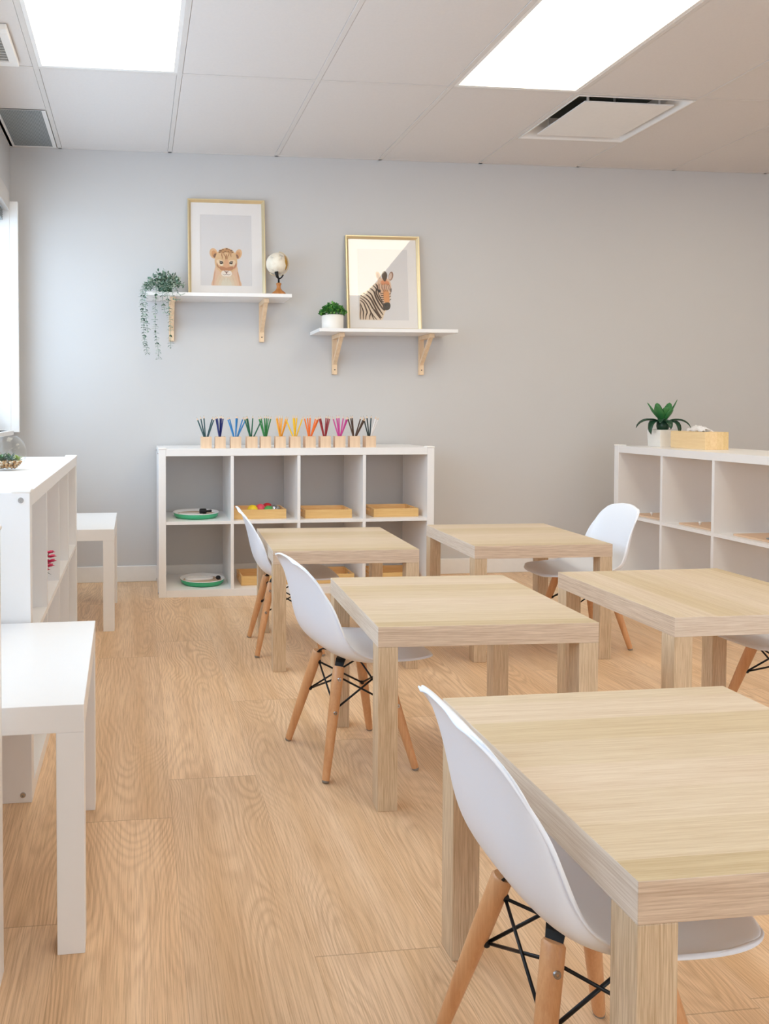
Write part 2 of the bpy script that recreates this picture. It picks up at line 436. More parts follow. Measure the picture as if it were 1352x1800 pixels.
t = thing('window_blind', 'grey raised window blind under the left window head', 'blind', (XL, 4.27, WZ1))
new('headrail', B((-.012, WY0-4.27, -.045), (.016, 0, .050)), 'grid', t)
bm = BM()
for k in range(5): box(bm, (-.055, WY0-4.27, -.052-.012*k), (-.016, -.012, -.046-.012*k))
new('slat_stack', bm, 'terr', t)

# ------------------------------------------------------------------ cube shelf units
KL, KH, KD, KT, KI = 1.47, .77, .39, .038, .016
CW = (KL-2*KT-3*KI)/4; CH = (KH-2*KT-KI)/2
def cube_shelf(label, loc, rz, near_bolts=True):
    t = thing('cube_shelf', label, 'shelf unit', loc, rz)
    for x in (0, KL-KT): bevel(new('side_panel', B((x, 0, 0), (x+KT, KD, KH-.001)), 'white', t), .0015)
    bevel(new('top_board', B((KT+.0003, .0005, KH-KT), (KL-KT-.0003, KD, KH)), 'white', t), .001)
    bevel(new('bottom_board', B((KT+.0003, .0005, 0), (KL-KT-.0003, KD, KT)), 'white', t), .001)
    for k in range(1, 4):
        x = KT+k*CW+(k-1)*KI
        new('divider', B((x, .003, KT), (x+KI, KD-.002, KH-KT)), 'white', t)
    for k in range(4):
        x = KT+k*(CW+KI)
        new('shelf_board', B((x, .003, KT+CH), (x+CW, KD-.002, KT+CH+KI)), 'white', t)
    for x in (-.002, KL-.042):
        bevel(new('corner_cap', B((x, -.003, KH-.003), (x+.044, .046, KH+.006)), 'whitecap', t), .004, 3)
    for x, s in ((-.001, -1), (KL+.001, 1)):
        for y in (.022, KD-.025):
            for z in (.02, KH-.02):
                bm = BM(); lathe(bm, [(0, .0012), (.0022, .0012), (.0026, .003), (.0062, .003), (.0072, 0), (0, 0)], 14)
                bmesh.ops.rotate(bm, verts=bm.verts, cent=(0, 0, 0), matrix=Matrix.Rotation(s*PI/2, 3, 'Y'))
                new('bolt', bm, 'chrome', t, loc=(x-s*.001, y, z))
    return t
# unit local frame: x along its front, y into the unit
cube_shelf('white eight-cube shelf unit against the back wall, row of coloured pencils on top', (.107, 3.995, 0), 0)
KRX, KRY, KRA = 2.66, 4.085, .017
cube_shelf('white eight-cube shelf unit at right, agave pot and tissue box on top', (KRX, KRY, 0), -PI/2+KRA)
cube_shelf('white eight-cube shelf unit under the left window, glass terrarium on top', (-.262, 1.937, 0), PI/2)
cube_shelf('white shelf unit cut off by the left picture edge, nearest the viewer', (-.2325, 1.352-KL, 0), PI/2)

# ------------------------------------------------------------------ tables
TL = .55
def low_table(name, label, cat, x, y, rz, mats, group=None, turn=False):
    """x,y = front-left corner as seen, rz its turn; turn=True lays the grain front to back"""
    top, ex, ey, leg = mats
    c = Vector((x, y, 0))+Matrix.Rotation(rz, 3, 'Z')@Vector((TL/2, TL/2, 0))
    t = thing(name, label, cat, c, rz+(PI/2 if turn else 0), group)
    h = TL/2; bm = BM(); fs = box(bm, (-h, -h, .40), (h, h, .45)); bm.normal_update()
    for f in fs:
        n = f.normal
        f.material_index = 0 if abs(n.z) > .5 else (1 if abs(n.y) > .5 else 2)
    bevel(new('tabletop', bm, [top, ex, ey], t), .0012, 2)
    for sx in (-1, 1):
        for sy in (-1, 1):
            a = sorted((sx*h, sx*(h-.05))); b = sorted((sy*h, sy*(h-.05)))
            bevel(new('leg', B((a[0]+.0005, b[0]+.0005, 0), (a[1]-.0005, b[1]-.0005, .40)), leg, t), .0012, 2)
    return t
OAK = ('oak', 'oakx', 'oaky', 'oakz'); WHT = ('white',)*4
GT = None
low_table('classroom_table', 'low square oak table in the left row, farthest back, before the pencil shelf', 'table', .4956, 2.812, -.0436, OAK)
low_table('classroom_table', 'low square oak table in the left row, middle one with a chair turned slightly', 'table', .5724, 1.797, -.0397, OAK)
low_table('classroom_table', 'low square oak table at the back right, white chair on its right side', 'table', 1.2798, 2.831, -.0343, OAK)
low_table('classroom_table', 'low square oak table by the right shelf unit, its grain running front to back', 'table', 1.3367, 1.796, -.0057, OAK, turn=True)
low_table('classroom_table', 'nearest and largest looking oak table at the lower right', 'table', .548, .7884, .0022, OAK)
low_table('side_table', 'glossy white low table at left, nearest the viewer, between two shelf units', 'table', -.6455, 1.3726, .017, WHT)
low_table('side_table', 'small white low table in the back left corner behind the shelf unit', 'table', -.652, 3.412, .003, WHT)

# ------------------------------------------------------------------ chairs
def make_chair(label):
    t = thing('child_chair', label, 'chair')
    # profile stations: x, z, half width, side lift, (normal found from neighbours)
    P = [(-.190, .5725, .078, .000), (-.185, .566, .095, .002), (-.178, .556, .109, .005), (-.169, .538, .121, .011), (-.159, .510, .132, .019), (-.150, .478, .139, .028), (-.142, .442, .145, .036),
         (-.134, .403, .150, .041), (-.124, .366, .154, .044), (-.107, .333, .157, .043), (-.077, .311, .159, .036),
         (-.037, .301, .160, .026), (.005, .298, .161, .018), (.06, .299, .161, .012), (.11, .302, .158, .009), (.150, .304, .151, .007),
         (.180, .304, .138, .006), (.198, .301, .120, .005), (.209, .298, .096, .004)]
    V = 16; bm = BM(); rows = []
    for i, (x, z, hw, lift) in enumerate(P):
        a = P[max(0, i-1)]; b = P[min(len(P)-1, i+1)]
        d = Vector((b[0]-a[0], 0, b[1]-a[1])).normalized()
        n = Vector((-d.z, 0, d.x))           # towards the sitter
        if n.x+n.z < 0: n = -n
        row = []
        for k in range(V+1):
            v = -1+2*k/V; av = abs(v)
            y = hw*math.copysign(math.sin(av*PI/2)**.9, v) if av < 1 else hw*v
            l = lift*(av**2.4)
            q = Vector((x, 0, z))+n*l+Vector((0, y, 0))
            arc = av**2.6
            if i < 3: q.z -= (.015, .009, .004)[i]*arc
            if i > len(P)-4: q.x -= (.003, .008, .014)[i-len(P)+3]*arc
            row.append(bm.verts.new(q))
        rows.append(row)
    for r0, r1 in zip(rows, rows[1:]):
        for k in range(V): bm.faces.new((r0[k], r0[k+1], r1[k+1], r1[k]))
    # small outward lip round the whole rim
    bound = [rows[0][k] for k in range(V+1)]+[r[V] for r in rows[1:]]+[rows[-1][k] for k in range(V-1, -1, -1)]+[r[0] for r in rows[-2:0:-1]]
    cen = Vector((-.02, 0, .36)); lip = []
    nbb = len(bound); corner = [V//2+o for o in (8, -8)]+[V+len(P)-1, V+len(P)-1+V]
    near = {(c_+j) % nbb for c_ in corner for j in range(-5, 6)}
    for _ in range(5):
        cos_ = [v.co.copy() for v in bound]
        for i in near: bound[i].co = cos_[i]*.5+(cos_[i-1]+cos_[(i+1) % nbb])*.25
    offs = []
    nb = len(bound)
    bm.normal_update()
    for i, v in enumerate(bound):
        out = (v.co-cen); tan = (bound[(i+1) % nb].co-bound[i-1].co).normalized(); out = (out-tan*out.dot(tan))
        nrm = v.normal.copy()
        if nrm.dot(Vector((1, 0, 1))) < 0: nrm = -nrm
        o2 = (out-nrm*out.dot(nrm)).normalized()
        offs.append(o2*.0075-nrm*.0065)
    for _ in range(2): offs = [offs[i]*.5+(offs[i-1]+offs[(i+1) % nb])*.25 for i in range(nb)]
    for v, o2 in zip(bound, offs): lip.append(bm.verts.new(v.co+o2))
    for i in range(nb): bm.faces.new((bound[i], bound[(i+1) % nb], lip[(i+1) % nb], lip[i]))
    bmesh.ops.recalc_face_normals(bm, faces=bm.faces)
    sh = new('seat_shell', bm, 'shell', t, True)
    s = sh.modifiers.new('s', 'SOLIDIFY'); s.thickness = .0055; s.offset = 0
    s = sh.modifiers.new('sub', 'SUBSURF'); s.levels = 1; s.render_levels = 2
    # mounting blocks under the seat
    TP = {}; BT = {}
    for sx in (-1, 1):
        for sy in (-1, 1):
            bot = Vector((sx*.131, sy*.136, .004)); top = Vector((sx*.066, sy*.072, .276))
            TP[sx, sy] = top; BT[sx, sy] = bot
            d = top-bot
            bm = BM(); pts = [bot+d*k/6 for k in range(7)]
            tube(bm, [bot, bot+d*.03]+pts[1:]+[top+d*.012], [.0092, .0102, .0112, .0124, .0136, .0145, .015, .0152, .0125], 18)
            lg = new('leg', bm, 'beech', t, True)
            w = lg.modifiers.new('es', 'EDGE_SPLIT'); w.split_angle = .9
            outd = Vector((0, sy, .12)).normalized()
            for fr in (.90, .60):
                p = bot+d*fr; bm = BM()
                lathe(bm, [(0, .0012), (.0018, .0012), (.002, .0026), (.0048, .0026), (.0058, 0)], 14)
                bmesh.ops.rotate(bm, verts=bm.verts, cent=(0, 0, 0), matrix=outd.to_track_quat('Z', 'Y').to_matrix())
                new('screw', bm, 'chrome', lg, loc=p+outd*(.0137 if fr > .8 else .0128))
            bm = BM(); tube(bm, [bot-d*.012, bot+d*.006], [.0088, .0098], 16); new('foot_glide', bm, 'rubber', lg)
            # black bracket bending from the leg slot to the seat
            inw = Vector((-sx*.62, -sy*.78, 0)).normalized(); u = Vector((-inw.y, inw.x, 0))
            prof = [top-d*.10+inw*.006, top-d*.01+inw*.004, top+d*.03+inw*.010, top+inw*.024+Vector((0, 0, .014)), top+inw*.045+Vector((0, 0, .016))]
            bm = BM(); wv = [.0085, .0105, .012, .013, .013]
            ra = [bm.verts.new(p+u*q) for p, q in zip(prof, wv)]; rb = [bm.verts.new(p-u*q) for p, q in zip(prof, wv)]
            for k in range(4): bm.faces.new((ra[k], ra[k+1], rb[k+1], rb[k]))
            br = new('leg_bracket', bm, 'black', t); m = br.modifiers.new('s', 'SOLIDIFY'); m.thickness = .0035
    bm = BM()
    for sx in (-1, 1):
        for sy in (-1, 1):
            sphere(bm, TP[sx, sy]+Vector((-sx*.035, -sy*.035, .016)), .012, 10, (1, 1, .7))
    new('seat_mount', bm, 'shell', t, True)
    def P2(s, fr): 
        p = BT[s]+(TP[s]-BT[s])*fr; return p+Vector((-p.x, -p.y, 0)).normalized()*.014
    corners = [(-1, -1), (1, -1), (1, 1), (-1, 1)]
    for i in range(4):
        a, b = corners[i], corners[(i+1) % 4]
        for s0, s1, of in ((a, b, 0), (b, a, .0035)):
            bm = BM(); p0, p1 = P2(s0, .90), P2(s1, .60)
            o3 = Vector((-(p0.x+p1.x), -(p0.y+p1.y), 0)).normalized()*of
            tube(bm, [p0+o3, p1+o3], .0027, 8); new('brace_rod', bm, 'black', t, True)
    for s in corners:
        bm = BM(); sphere(bm, P2(s, .60), .0065, 10); sphere(bm, P2(s, .90), .0065, 10); new('rod_fixing', bm, 'black', t, True)
    return t
c0 = make_chair('white shell child chair at the middle left table, turned slightly, all four beech legs showing')
c0.location = (.590, 2.112, 0); c0.rotation_euler = (0, 0, .17)
dup(c0, (.598, 3.12, 0), -.03, 'white shell child chair farthest back on the left, tucked under the far table')
dup(c0, (1.848, 3.05, 0), PI-.03, 'white shell child chair facing left, its back against the right shelf unit')
dup(c0, (1.945, 2.09, 0), PI+.05, 'white shell child chair at the right picture edge, only seat rim and one leg showing')
dup(c0, (.602, 1.011, 0), .0, 'nearest white shell child chair at the lower right table, cut by the picture bottom')

# ------------------------------------------------------------------ wall shelves and brackets
def wall_shelf(label, x0, x1, z):
    return tag(bevel(new('wall_shelf', B((x0, YB-.232, z-.019), (x1, YB-.001, z)), 'white'), .0012), label, 'shelf')
Z1, Z2 = 1.600, 1.4175
wall_shelf('upper left white wall shelf carrying the lion picture and small globe', .05, .838, Z1)
wall_shelf('lower right white wall shelf carrying the zebra picture and round potted plant', .99, 1.780, Z2)
def bracket(label, x, z):
    t = thing('shelf_bracket', label, 'bracket', (x, YB-.001, z))
    w = .014
    bevel(new('upright', B((-w, -.022, -.225), (w, 0, -.0005)), 'pine', t), .0015)
    bevel(new('arm', B((-w, -.185, -.024), (w, -.0225, -.0005)), 'pine', t), .0015)
    bm = BM(); prism(bm, [(-w*.8, -.020, -.172), (-w*.8, -.020, -.146), (-w*.8, -.148, -.022), (-w*.8, -.172, -.022)], (2*w*.8, 0, 0))
    bevel(new('diagonal_brace', bm, 'pine', t), .001)
    bm = BM(); lathe(bm, [(0, .001), (.0035, .001), (.0035, 0)], 12); bmesh.ops.rotate(bm, verts=bm.verts, cent=(0, 0, 0), matrix=Matrix.Rotation(PI/2, 3, 'X'))
    new('screw', bm, 'black', t, loc=(0, -.022, -.198))
bracket('pine bracket behind the trailing plant stems, under the upper left shelf', .193, Z1-.019)
bracket('pine bracket under the upper left shelf, below the globe', .706, Z1-.019)
bracket('pine bracket under the lower right shelf, below the round white plant pot', 1.131, Z2-.019)
bracket('pine bracket under the lower right shelf, below the zebra picture right corner', 1.648, Z2-.019)

# ------------------------------------------------------------------ pictures
FW_, FH_ = .437, .556
def catmull(pts, closed=True, n=5):
    out = []; m = len(pts)
    rng = range(m if closed else m-1)
    for i in rng:
        if closed: p0, p1, p2, p3 = (pts[(i+j-1) % m] for j in range(4))
        else: p0, p1, p2, p3 = pts[max(i-1, 0)], pts[i], pts[i+1], pts[min(i+2, m-1)]
        for k in range(n):
            t = k/n
            out.append(tuple(.5*((2*p1[a])+(-p0[a]+p2[a])*t+(2*p0[a]-5*p1[a]+4*p2[a]-p3[a])*t*t+(-p0[a]+3*p1[a]-3*p2[a]+p3[a])*t**3) for a in (0, 1)))
    if not closed: out.append(tuple(pts[-1]))
    return out
class Art:
    def __init__(s, conv): s.bm = BM(); s.conv = conv; s.k = 0; s.m = []; s.mi = {}
    def mat(s, c, var=.08):
        key = c
        if key not in s.mi:
            s.mi[key] = len(s.m); s.m.append(plain('printed_ink', rgb(*c), .7, var=var, scale=160))
        return s.mi[key]
    def face(s, pts, c):
        s.k += 1; d = .00006*s.k
        vs = [s.bm.verts.new((*s.conv(p)[:1], -d, s.conv(p)[1])) for p in pts]
        f = s.bm.faces.new(vs); f.material_index = s.mat(c); return f
    def blob(s, pts, c, n=4): s.face(catmull(pts, True, n), c)
    def poly(s, pts, c): s.face(pts, c)
    def ell(s, cx, cy, rx, ry, c, a=0, n=20):
        s.face([(cx+rx*math.cos(t)*math.cos(a)-ry*math.sin(t)*math.sin(a), cy+rx*math.cos(t)*math.sin(a)+ry*math.sin(t)*math.cos(a)) for t in (2*PI*i/n for i in range(n))], c)
    def stroke(s, pts, w, c, taper=True):
        q = catmull(pts, False, 4); n = len(q); L, R = [], []
        for i, p in enumerate(q):
            a = q[max(i-1, 0)]; b = q[min(i+1, n-1)]; dx, dy = b[0]-a[0], b[1]-a[1]; l = math.hypot(dx, dy) or 1
            ww = w/2*((.35+.65*math.sin(PI*(i+.5)/n)) if taper else 1)
            L.append((p[0]-dy/l*ww, p[1]+dx/l*ww)); R.append((p[0]+dy/l*ww, p[1]-dx/l*ww))
        s.k += 1; d = .00006*s.k
        lv = [s.bm.verts.new((s.conv(p)[0], -d, s.conv(p)[1])) for p in L]; rv = [s.bm.verts.new((s.conv(p)[0], -d, s.conv(p)[1])) for p in R]
        for i in range(n-1):
            f = s.bm.faces.new((lv[i], lv[i+1], rv[i+1], rv[i])); f.material_index = s.mat(c)
def picture(label, x, z, mount, win, art, lean=math.radians(5.8), rz=0):
    """local frame: x across, z up the picture, -y out of its face; origin bottom centre of the back"""
    t = thing('framed_picture', label, 'picture', (x, YB-.0605, z), rz)
    t.rotation_euler = (-lean, 0, rz)
    hw = FW_/2; fw, fd = .018, .022
    bm = BM(); pr = [(0, 0), (0, -fd), (.006, -fd), (fw, -fd+.010), (fw, 0)]   # (inset, y)
    cs = [(-1, 0), (1, 0), (1, 1), (-1, 1)]; loops = []
    for ins, y in pr:
        loops.append([bm.verts.new((sx*(hw-ins), y, (FH_-ins) if sz else ins)) for sx, sz in cs])
    for a, b in zip(loops, loops[1:]+loops[:1]):
        for k in range(4): bm.faces.new((a[k], a[(k+1) % 4], b[(k+1) % 4], b[k]))
    bmesh.ops.recalc_face_normals(bm, faces=bm.faces)
    bevel(new('frame', bm, 'brass', t), .001)
    a = fw-.001
    x0, x1, z0, z1 = win
    bm = BM()
    for p, q in (((-hw+a, a), (hw-a, z0)), ((-hw+a, z1), (hw-a, FH_-a)), ((-hw+a, z0), (x0, z1)), ((x1, z0), (hw-a, z1))):
        box(bm, (p[0], -.0085, p[1]), (q[0], -.0068, q[1]))
    new('mount', bm, 'paper', t)
    new('print_sheet', B((x0-.01, -.0064, z0-.01), (x1+.01, -.0056, z1+.01)), 'print', t)
    o = new('animal_portrait', art.bm, art.m, t, loc=(0, -.0065, 0)); o['label'] = label.split(' picture')[0].split(',')[0]+' printed portrait'
    new('picture_glass', B((-hw+a, -.0118, a), (hw-a, -.0104, FH_-a)), 'glass', t)
    new('backing_board', B((-hw+a, -.0045, a), (hw-a, -.0005, FH_-a)), 'cup', t)
    return t
# lion cub portrait
def cl(p):
    px, py = 355+p[0]/16.9, 420+p[1]/16.9
    return ((px-398.2)/136.0*FW_, (514.5-py)/163.5*FH_)
A = Art(cl)
A.blob([(292, 1284), (318, 1080), (365, 830), (430, 700), (720, 640), (1010, 700), (1062, 850), (1105, 1070), (1150, 1284), (720, 1290)], (226, 190, 160))
A.blob([(400, 1286), (450, 1060), (560, 930), (880, 930), (980, 1060), (1030, 1286), (720, 1290)], (226, 198, 168))
A.blob([(480, 1286), (530, 1100), (620, 990), (830, 990), (905, 1100), (950, 1286), (720, 1290)], (225, 206, 180))
A.blob([(560, 1286), (600, 1120), (680, 1050), (780, 1060), (840, 1140), (880, 1286), (720, 1290)], (222, 212, 192))
for k in range(16):
    fx = 500+k*29+(k % 3)*9
    A.stroke([(fx, 1010+(k % 4)*22), (fx+(720-fx)*-.03, 1100+(k % 3)*30)], 9, (214, 190, 160))
A.stroke([(330, 1270), (345, 1080), (385, 850)], 46, (214, 168, 138)); A.stroke([(1120, 1270), (1085, 1060), (1045, 880)], 50, (212, 164, 130))
A.ell(345, 365, 118, 152, (226, 184, 140), -.35); A.ell(1080, 375, 100, 150, (224, 182, 138), .35)
A.ell(360, 385, 78, 105, (214, 156, 104), -.35); A.ell(1065, 395, 66, 100, (212, 156, 104), .35)
A.ell(385, 425, 46, 66, (138, 94, 66), .5); A.ell(1045, 440, 36, 62, (140, 96, 72), -.5)
A.blob([(720, 205), (850, 235), (950, 310), (1010, 420), (1040, 560), (1035, 690), (985, 800), (900, 880), (855, 980), (720, 1025), (585, 980), (525, 880), (440, 800), (385, 690), (375, 560), (410, 420), (480, 310), (590, 235)], (224, 186, 140))
A.blob([(720, 225), (840, 250), (910, 320), (860, 350), (720, 330), (590, 345), (510, 330), (590, 250)], (196, 146, 96))
for cx_, cy_, rx, ry in ((545, 285, 46, 24), (620, 250, 30, 16), (735, 228, 36, 20), (800, 250, 26, 14), (870, 280, 36, 20), (520, 330, 28, 16), (690, 300, 40, 14), (905, 325, 26, 14), (640, 330, 24, 10), (780, 310, 24, 12)):
    A.ell(cx_, cy_, rx, ry, (132, 92, 60))
for pts, w in ((((600, 330), (580, 400), (600, 470), (590, 520)), 26), (((640, 320), (650, 390), (690, 450), (700, 560)), 22), (((800, 310), (800, 380), (760, 450), (735, 560)), 22), (((860, 330), (850, 400), (860, 460)), 24), (((720, 380), (715, 450), (720, 520)), 30)):
    A.stroke(pts, w, (168, 114, 68))
A.blob([(720, 520), (780, 600), (800, 760), (720, 830), (640, 760), (660, 600)], (222, 170, 130))
A.blob([(430, 560), (520, 540), (600, 560), (630, 640), (600, 720), (520, 700), (440, 650)], (236, 210, 176)); A.blob([(800, 560), (900, 540), (980, 570), (990, 660), (900, 710), (820, 700), (800, 640)], (234, 206, 172))
A.blob([(520, 740), (620, 740), (720, 770), (820, 740), (920, 740), (900, 820), (800, 850), (720, 860), (640, 850), (540, 830)], (190, 130, 88))
A.blob([(720, 850), (840, 860), (880, 930), (840, 1000), (720, 1020), (600, 1000), (560, 930), (600, 860)], (238, 226, 212))
A.blob([(440, 620), (470, 700), (520, 770), (500, 790), (430, 720)], (186, 134, 98)); A.blob([(1000, 620), (970, 700), (920, 780), (950, 790), (1015, 710)], (196, 132, 100))
A.ell(565, 625, 50, 44, (74, 56, 38)); A.ell(860, 625, 48, 42, (74, 60, 38)); A.ell(560, 612, 14, 10, (236, 232, 222)); A.ell(856, 612, 13, 10, (236, 232, 222))
A.stroke([(500, 570), (540, 590), (600, 600), (622, 660)], 20, (70, 48, 34)); A.stroke([(920, 585), (870, 590), (820, 605), (805, 665)], 16, (80, 58, 42))
A.ell(575, 685, 38, 18, (240, 228, 206)); A.ell(850, 685, 34, 16, (240, 228, 206))
A.blob([(640, 850), (720, 880), (790, 855), (740, 905), (720, 935), (695, 905)], (128, 84, 60)); A.stroke([(720, 900), (720, 950)], 24, (110, 76, 60))
A.stroke([(600, 945), (660, 970), (720, 950), (780, 968), (850, 940)], 14, (150, 130, 124))
picture('gold-framed lion cub picture leaning on the upper left wall shelf', at(398.5, 435, 'y', 4.36).x, Z1, 0, ((352-398.2)/136*FW_, (442.5-398.2)/136*FW_, (514.5-495.5)/163.5*FH_, (514.5-376.5)/163.5*FH_), A)
# zebra foal portrait
def cz(p):
    px, py = 615+p[0]/15.02, 460+p[1]/15.02
    return ((px-674.3)/132.5*FW_, (575.5-py)/160.5*FH_)
A = Art(cz)
cream = (232, 212, 188); br = (84, 62, 46)
A.blob([(250, 1442), (246, 1150), (248, 930), (275, 830), (340, 765), (430, 725), (560, 610), (740, 480), (900, 420), (1080, 480), (1080, 900), (1000, 1150), (930, 1235), (885, 1350), (825, 1442), (540, 1446)], cream, 5)
A.ell(770, 330, 62, 115, (212, 182, 156), -.35); A.ell(770, 345, 36, 80, (180, 150, 130), -.35)
A.ell(1110, 330, 62, 118, (160, 122, 100), .25); A.ell(1095, 335, 40, 88, (216, 190, 174), .25)
A.blob([(740, 520), (760, 420), (850, 390), (960, 380), (1060, 420), (1100, 520), (1110, 640), (1095, 780), (1060, 900), (1060, 1020), (900, 1040), (850, 900), (790, 780), (730, 650)], (226, 190, 160))
A.blob([(830, 470), (930, 430), (1040, 470), (1060, 560), (960, 540), (860, 560)], (222, 150, 108))
A.blob([(870, 260), (930, 205), (990, 240), (1010, 320), (980, 430), (940, 470), (890, 420), (860, 330)], (92, 74, 58))
A.blob([(890, 700), (980, 680), (1040, 740), (1050, 860), (1040, 1000), (940, 1010), (890, 880)], (224, 156, 102))
for pts, w in ((((860, 520), (850, 620), (900, 740)), 14), (((895, 520), (885, 640), (925, 740)), 14), (((930, 520), (930, 620), (945, 720)), 18), (((965, 520), (975, 620), (970, 720)), 16), (((1000, 520), (1030, 620), (1000, 730)), 14), (((1040, 530), (1075, 620), (1050, 700)), 14), (((820, 520), (790, 580), (800, 660), (850, 720)), 12), (((780, 520), (750, 600), (780, 670)), 12)):
    A.stroke(pts, w, (112, 72, 56))
for a in range(6):
    y = 760+a*52; A.stroke([(800+a*6, y), (850+a*4, y+16), (905, y+4)], 20, br if a % 2 else (70, 56, 48))
for y in (780, 850, 930): A.stroke([(1040, y+10), (1075, y), (1090, y-20)], 18, (70, 56, 48))
A.blob([(735, 690), (775, 670), (820, 700), (815, 745), (770, 750), (740, 730)], (48, 40, 36)); A.blob([(1085, 660), (1112, 640), (1110, 720), (1090, 750)], (56, 46, 40))
A.blob([(900, 1030), (980, 1000), (1050, 1010), (1075, 1080), (1045, 1165), (970, 1200), (900, 1180), (870, 1110)], (74, 70, 64)); A.blob([(920, 1060), (960, 1050), (960, 1090), (925, 1090)], (44, 42, 40))
# neck and body stripes
ST = [(((690, 530), (740, 620), (720, 700)), 40), (((610, 570), (700, 660), (700, 760), (760, 900), (870, 1060), (930, 1180)), 40), (((530, 640), (640, 730), (680, 860), (760, 1010), (870, 1170), (920, 1200)), 46),
      (((450, 715), (560, 800), (620, 920), (700, 1070), (790, 1210), (870, 1320)), 46), (((350, 775), (470, 840), (560, 940), (640, 1090), (720, 1240), (830, 1400)), 44), (((275, 830), (400, 900), (500, 990), (580, 1130), (680, 1270), (800, 1430)), 34),
      (((262, 890), (370, 960), (450, 1060), (520, 1200), (600, 1330), (700, 1440)), 30), (((258, 950), (350, 1020), (400, 1130), (440, 1250), (410, 1340), (400, 1440)), 36), (((420, 1010), (490, 1140), (540, 1260), (510, 1350), (505, 1440)), 32),
      (((262, 1020), (300, 1120), (340, 1240), (335, 1340), (335, 1440)), 32), (((560, 1260), (575, 1340), (620, 1440)), 26), (((256, 1060), (270, 1200), (262, 1320), (265, 1440)), 24), (((640, 1180), (720, 1300), (800, 1400)), 34), (((740, 640), (760, 780), (820, 920), (880, 1010)), 26)]
for pts, w in ST: A.stroke(pts, w, br)
picture('gold-framed zebra foal picture leaning on the lower right wall shelf', at(673.8, 495, 'y', 4.36).x, Z2, 0, ((629.5-674.3)/132.5*FW_, (719-674.3)/132.5*FW_, (575.5-556.5)/160.5*FH_, (575.5-437)/160.5*FH_), A)

# ------------------------------------------------------------------ globe
t = thing('desk_globe', 'small cream desk globe on a turned brown wooden stand beside the lion picture', 'globe', (.779, 4.25, Z1))
def globe_mat():
    m = NT('antique_globe', .4); v = m.obj()
    n = m.noise(v, 26, 4, .55); big = m.noise(m.mapping(v, (1, 1, 1), (3.1, 1.2, .4)), 14, 2)
    c = m.ramp(n, [(.42, rgb(238, 230, 214)), (.56, rgb(228, 216, 196)), (.63, rgb(196, 190, 180))])
    x, y, z = m.sep(v)
    s = m.math('GREATER_THAN', m.math('ADD', m.math('MULTIPLY', x, 1.0), m.math('MULTIPLY', m.math('SUBTRACT', big, .5), .06)), .040)
    m.base(m.mix(s, c, rgb(184, 138, 34))); return m.m
MT['globe'] = globe_mat()
bm = BM(); lathe(bm, [(0, 0), (.038, 0), (.040, .006), (.039, .014), (.033, .020), (.021, .028), (.013, .038), (.011, .048), (.012, .058), (.0145, .062), (.0145, .068), (.010, .071), (0, .071)], 28)
new('turned_base', bm, wood('walnut_stain', rgb(200, 134, 70), rgb(158, 96, 44), 'z'), t, True)
gc = Vector((-.010, 0, .176)); GR = .0605
bm = BM(); sphere(bm, (0, 0, 0), GR, 32); new('sphere', bm, 'globe', t, True, loc=gc)
bm = BM(); pts = []
for k in range(19):
    a = math.radians(-128+k*11.6); pts.append(gc+Vector((math.cos(a)*(GR+.006), 0, math.sin(a)*(GR+.006))))
tube(bm, pts, .0022, 8); new('meridian_arm', bm, 'brass', t, True)
bm = BM(); tube(bm, [(0, 0, .066), (0, 0, .092), (-.006, 0, .104)], [.0055, .005, .006], 10)
tube(bm, [(0, -.002, .092), (.012, -.012, .097), (.022, -.02, .112)], .004, 8); tube(bm, [(0, -.004, .092), (-.012, -.022, .102), (-.020, -.040, .122)], [.005, .008, .011], 10)
new('yoke', bm, 'black', t, True)

# ------------------------------------------------------------------ plants
def leaf(bm, base, d, up, L, w, curl=.15, n=4, mi=0, fold=.15):
    d = Vector(d).normalized(); up = Vector(up); up = (up-d*up.dot(d))
    if up.length < 1e-3: up = Vector((1, 0, .1))-d*d.x
    up.normalize(); s = d.cross(up); prev = None
    for i in range(n+1):
        f = i/n; wd = w*math.sin(PI*(f*.88+.06))**.75 if i < n else 0
        c = Vector(base)+d*L*f+up*(-curl*L*f*f)
        row = [bm.verts.new(c)] if i == n else [bm.verts.new(c-s*wd/2+up*wd*fold), bm.verts.new(c), bm.verts.new(c+s*wd/2+up*wd*fold)]
        if prev:
            if len(row) == 3:
                for a in (0, 1): bm.faces.new((prev[a], prev[a+1], row[a+1], row[a])).material_index = mi
            else:
                for a in (0, 1): bm.faces.new((prev[a], prev[a+1], row[0])).material_index = mi
        prev = row
def rnd(a, b): return random.uniform(a, b)
MT['euc1'] = plain('eucalyptus_leaf', rgb(112, 142, 122), .6, var=.25, scale=60); MT['euc2'] = plain('eucalyptus_leaf_pale', rgb(172, 190, 174), .65, var=.2, scale=60)
MT['euc3'] = plain('eucalyptus_leaf_deep', rgb(56, 88, 66), .6, var=.2, scale=60)
MT['box1'] = plain('boxwood_leaf', rgb(54, 118, 48), .45, var=.3, scale=50); MT['box2'] = plain('boxwood_leaf_light', rgb(104, 164, 70), .45, var=.2, scale=50); MT['stem'] = plain('green_stem', rgb(98, 112, 80), .7)
t = thing('trailing_plant', 'grey-green trailing plant spilling over the left end of the upper wall shelf', 'plant', (.155, 4.27, Z1))
bm = BM(); lathe(bm, [(0, 0), (.034, 0), (.044, .06), (.041, .062), (.038, .055), (0, .052)], 24); new('pot', bm, 'euc3', t, True)
bm = BM()
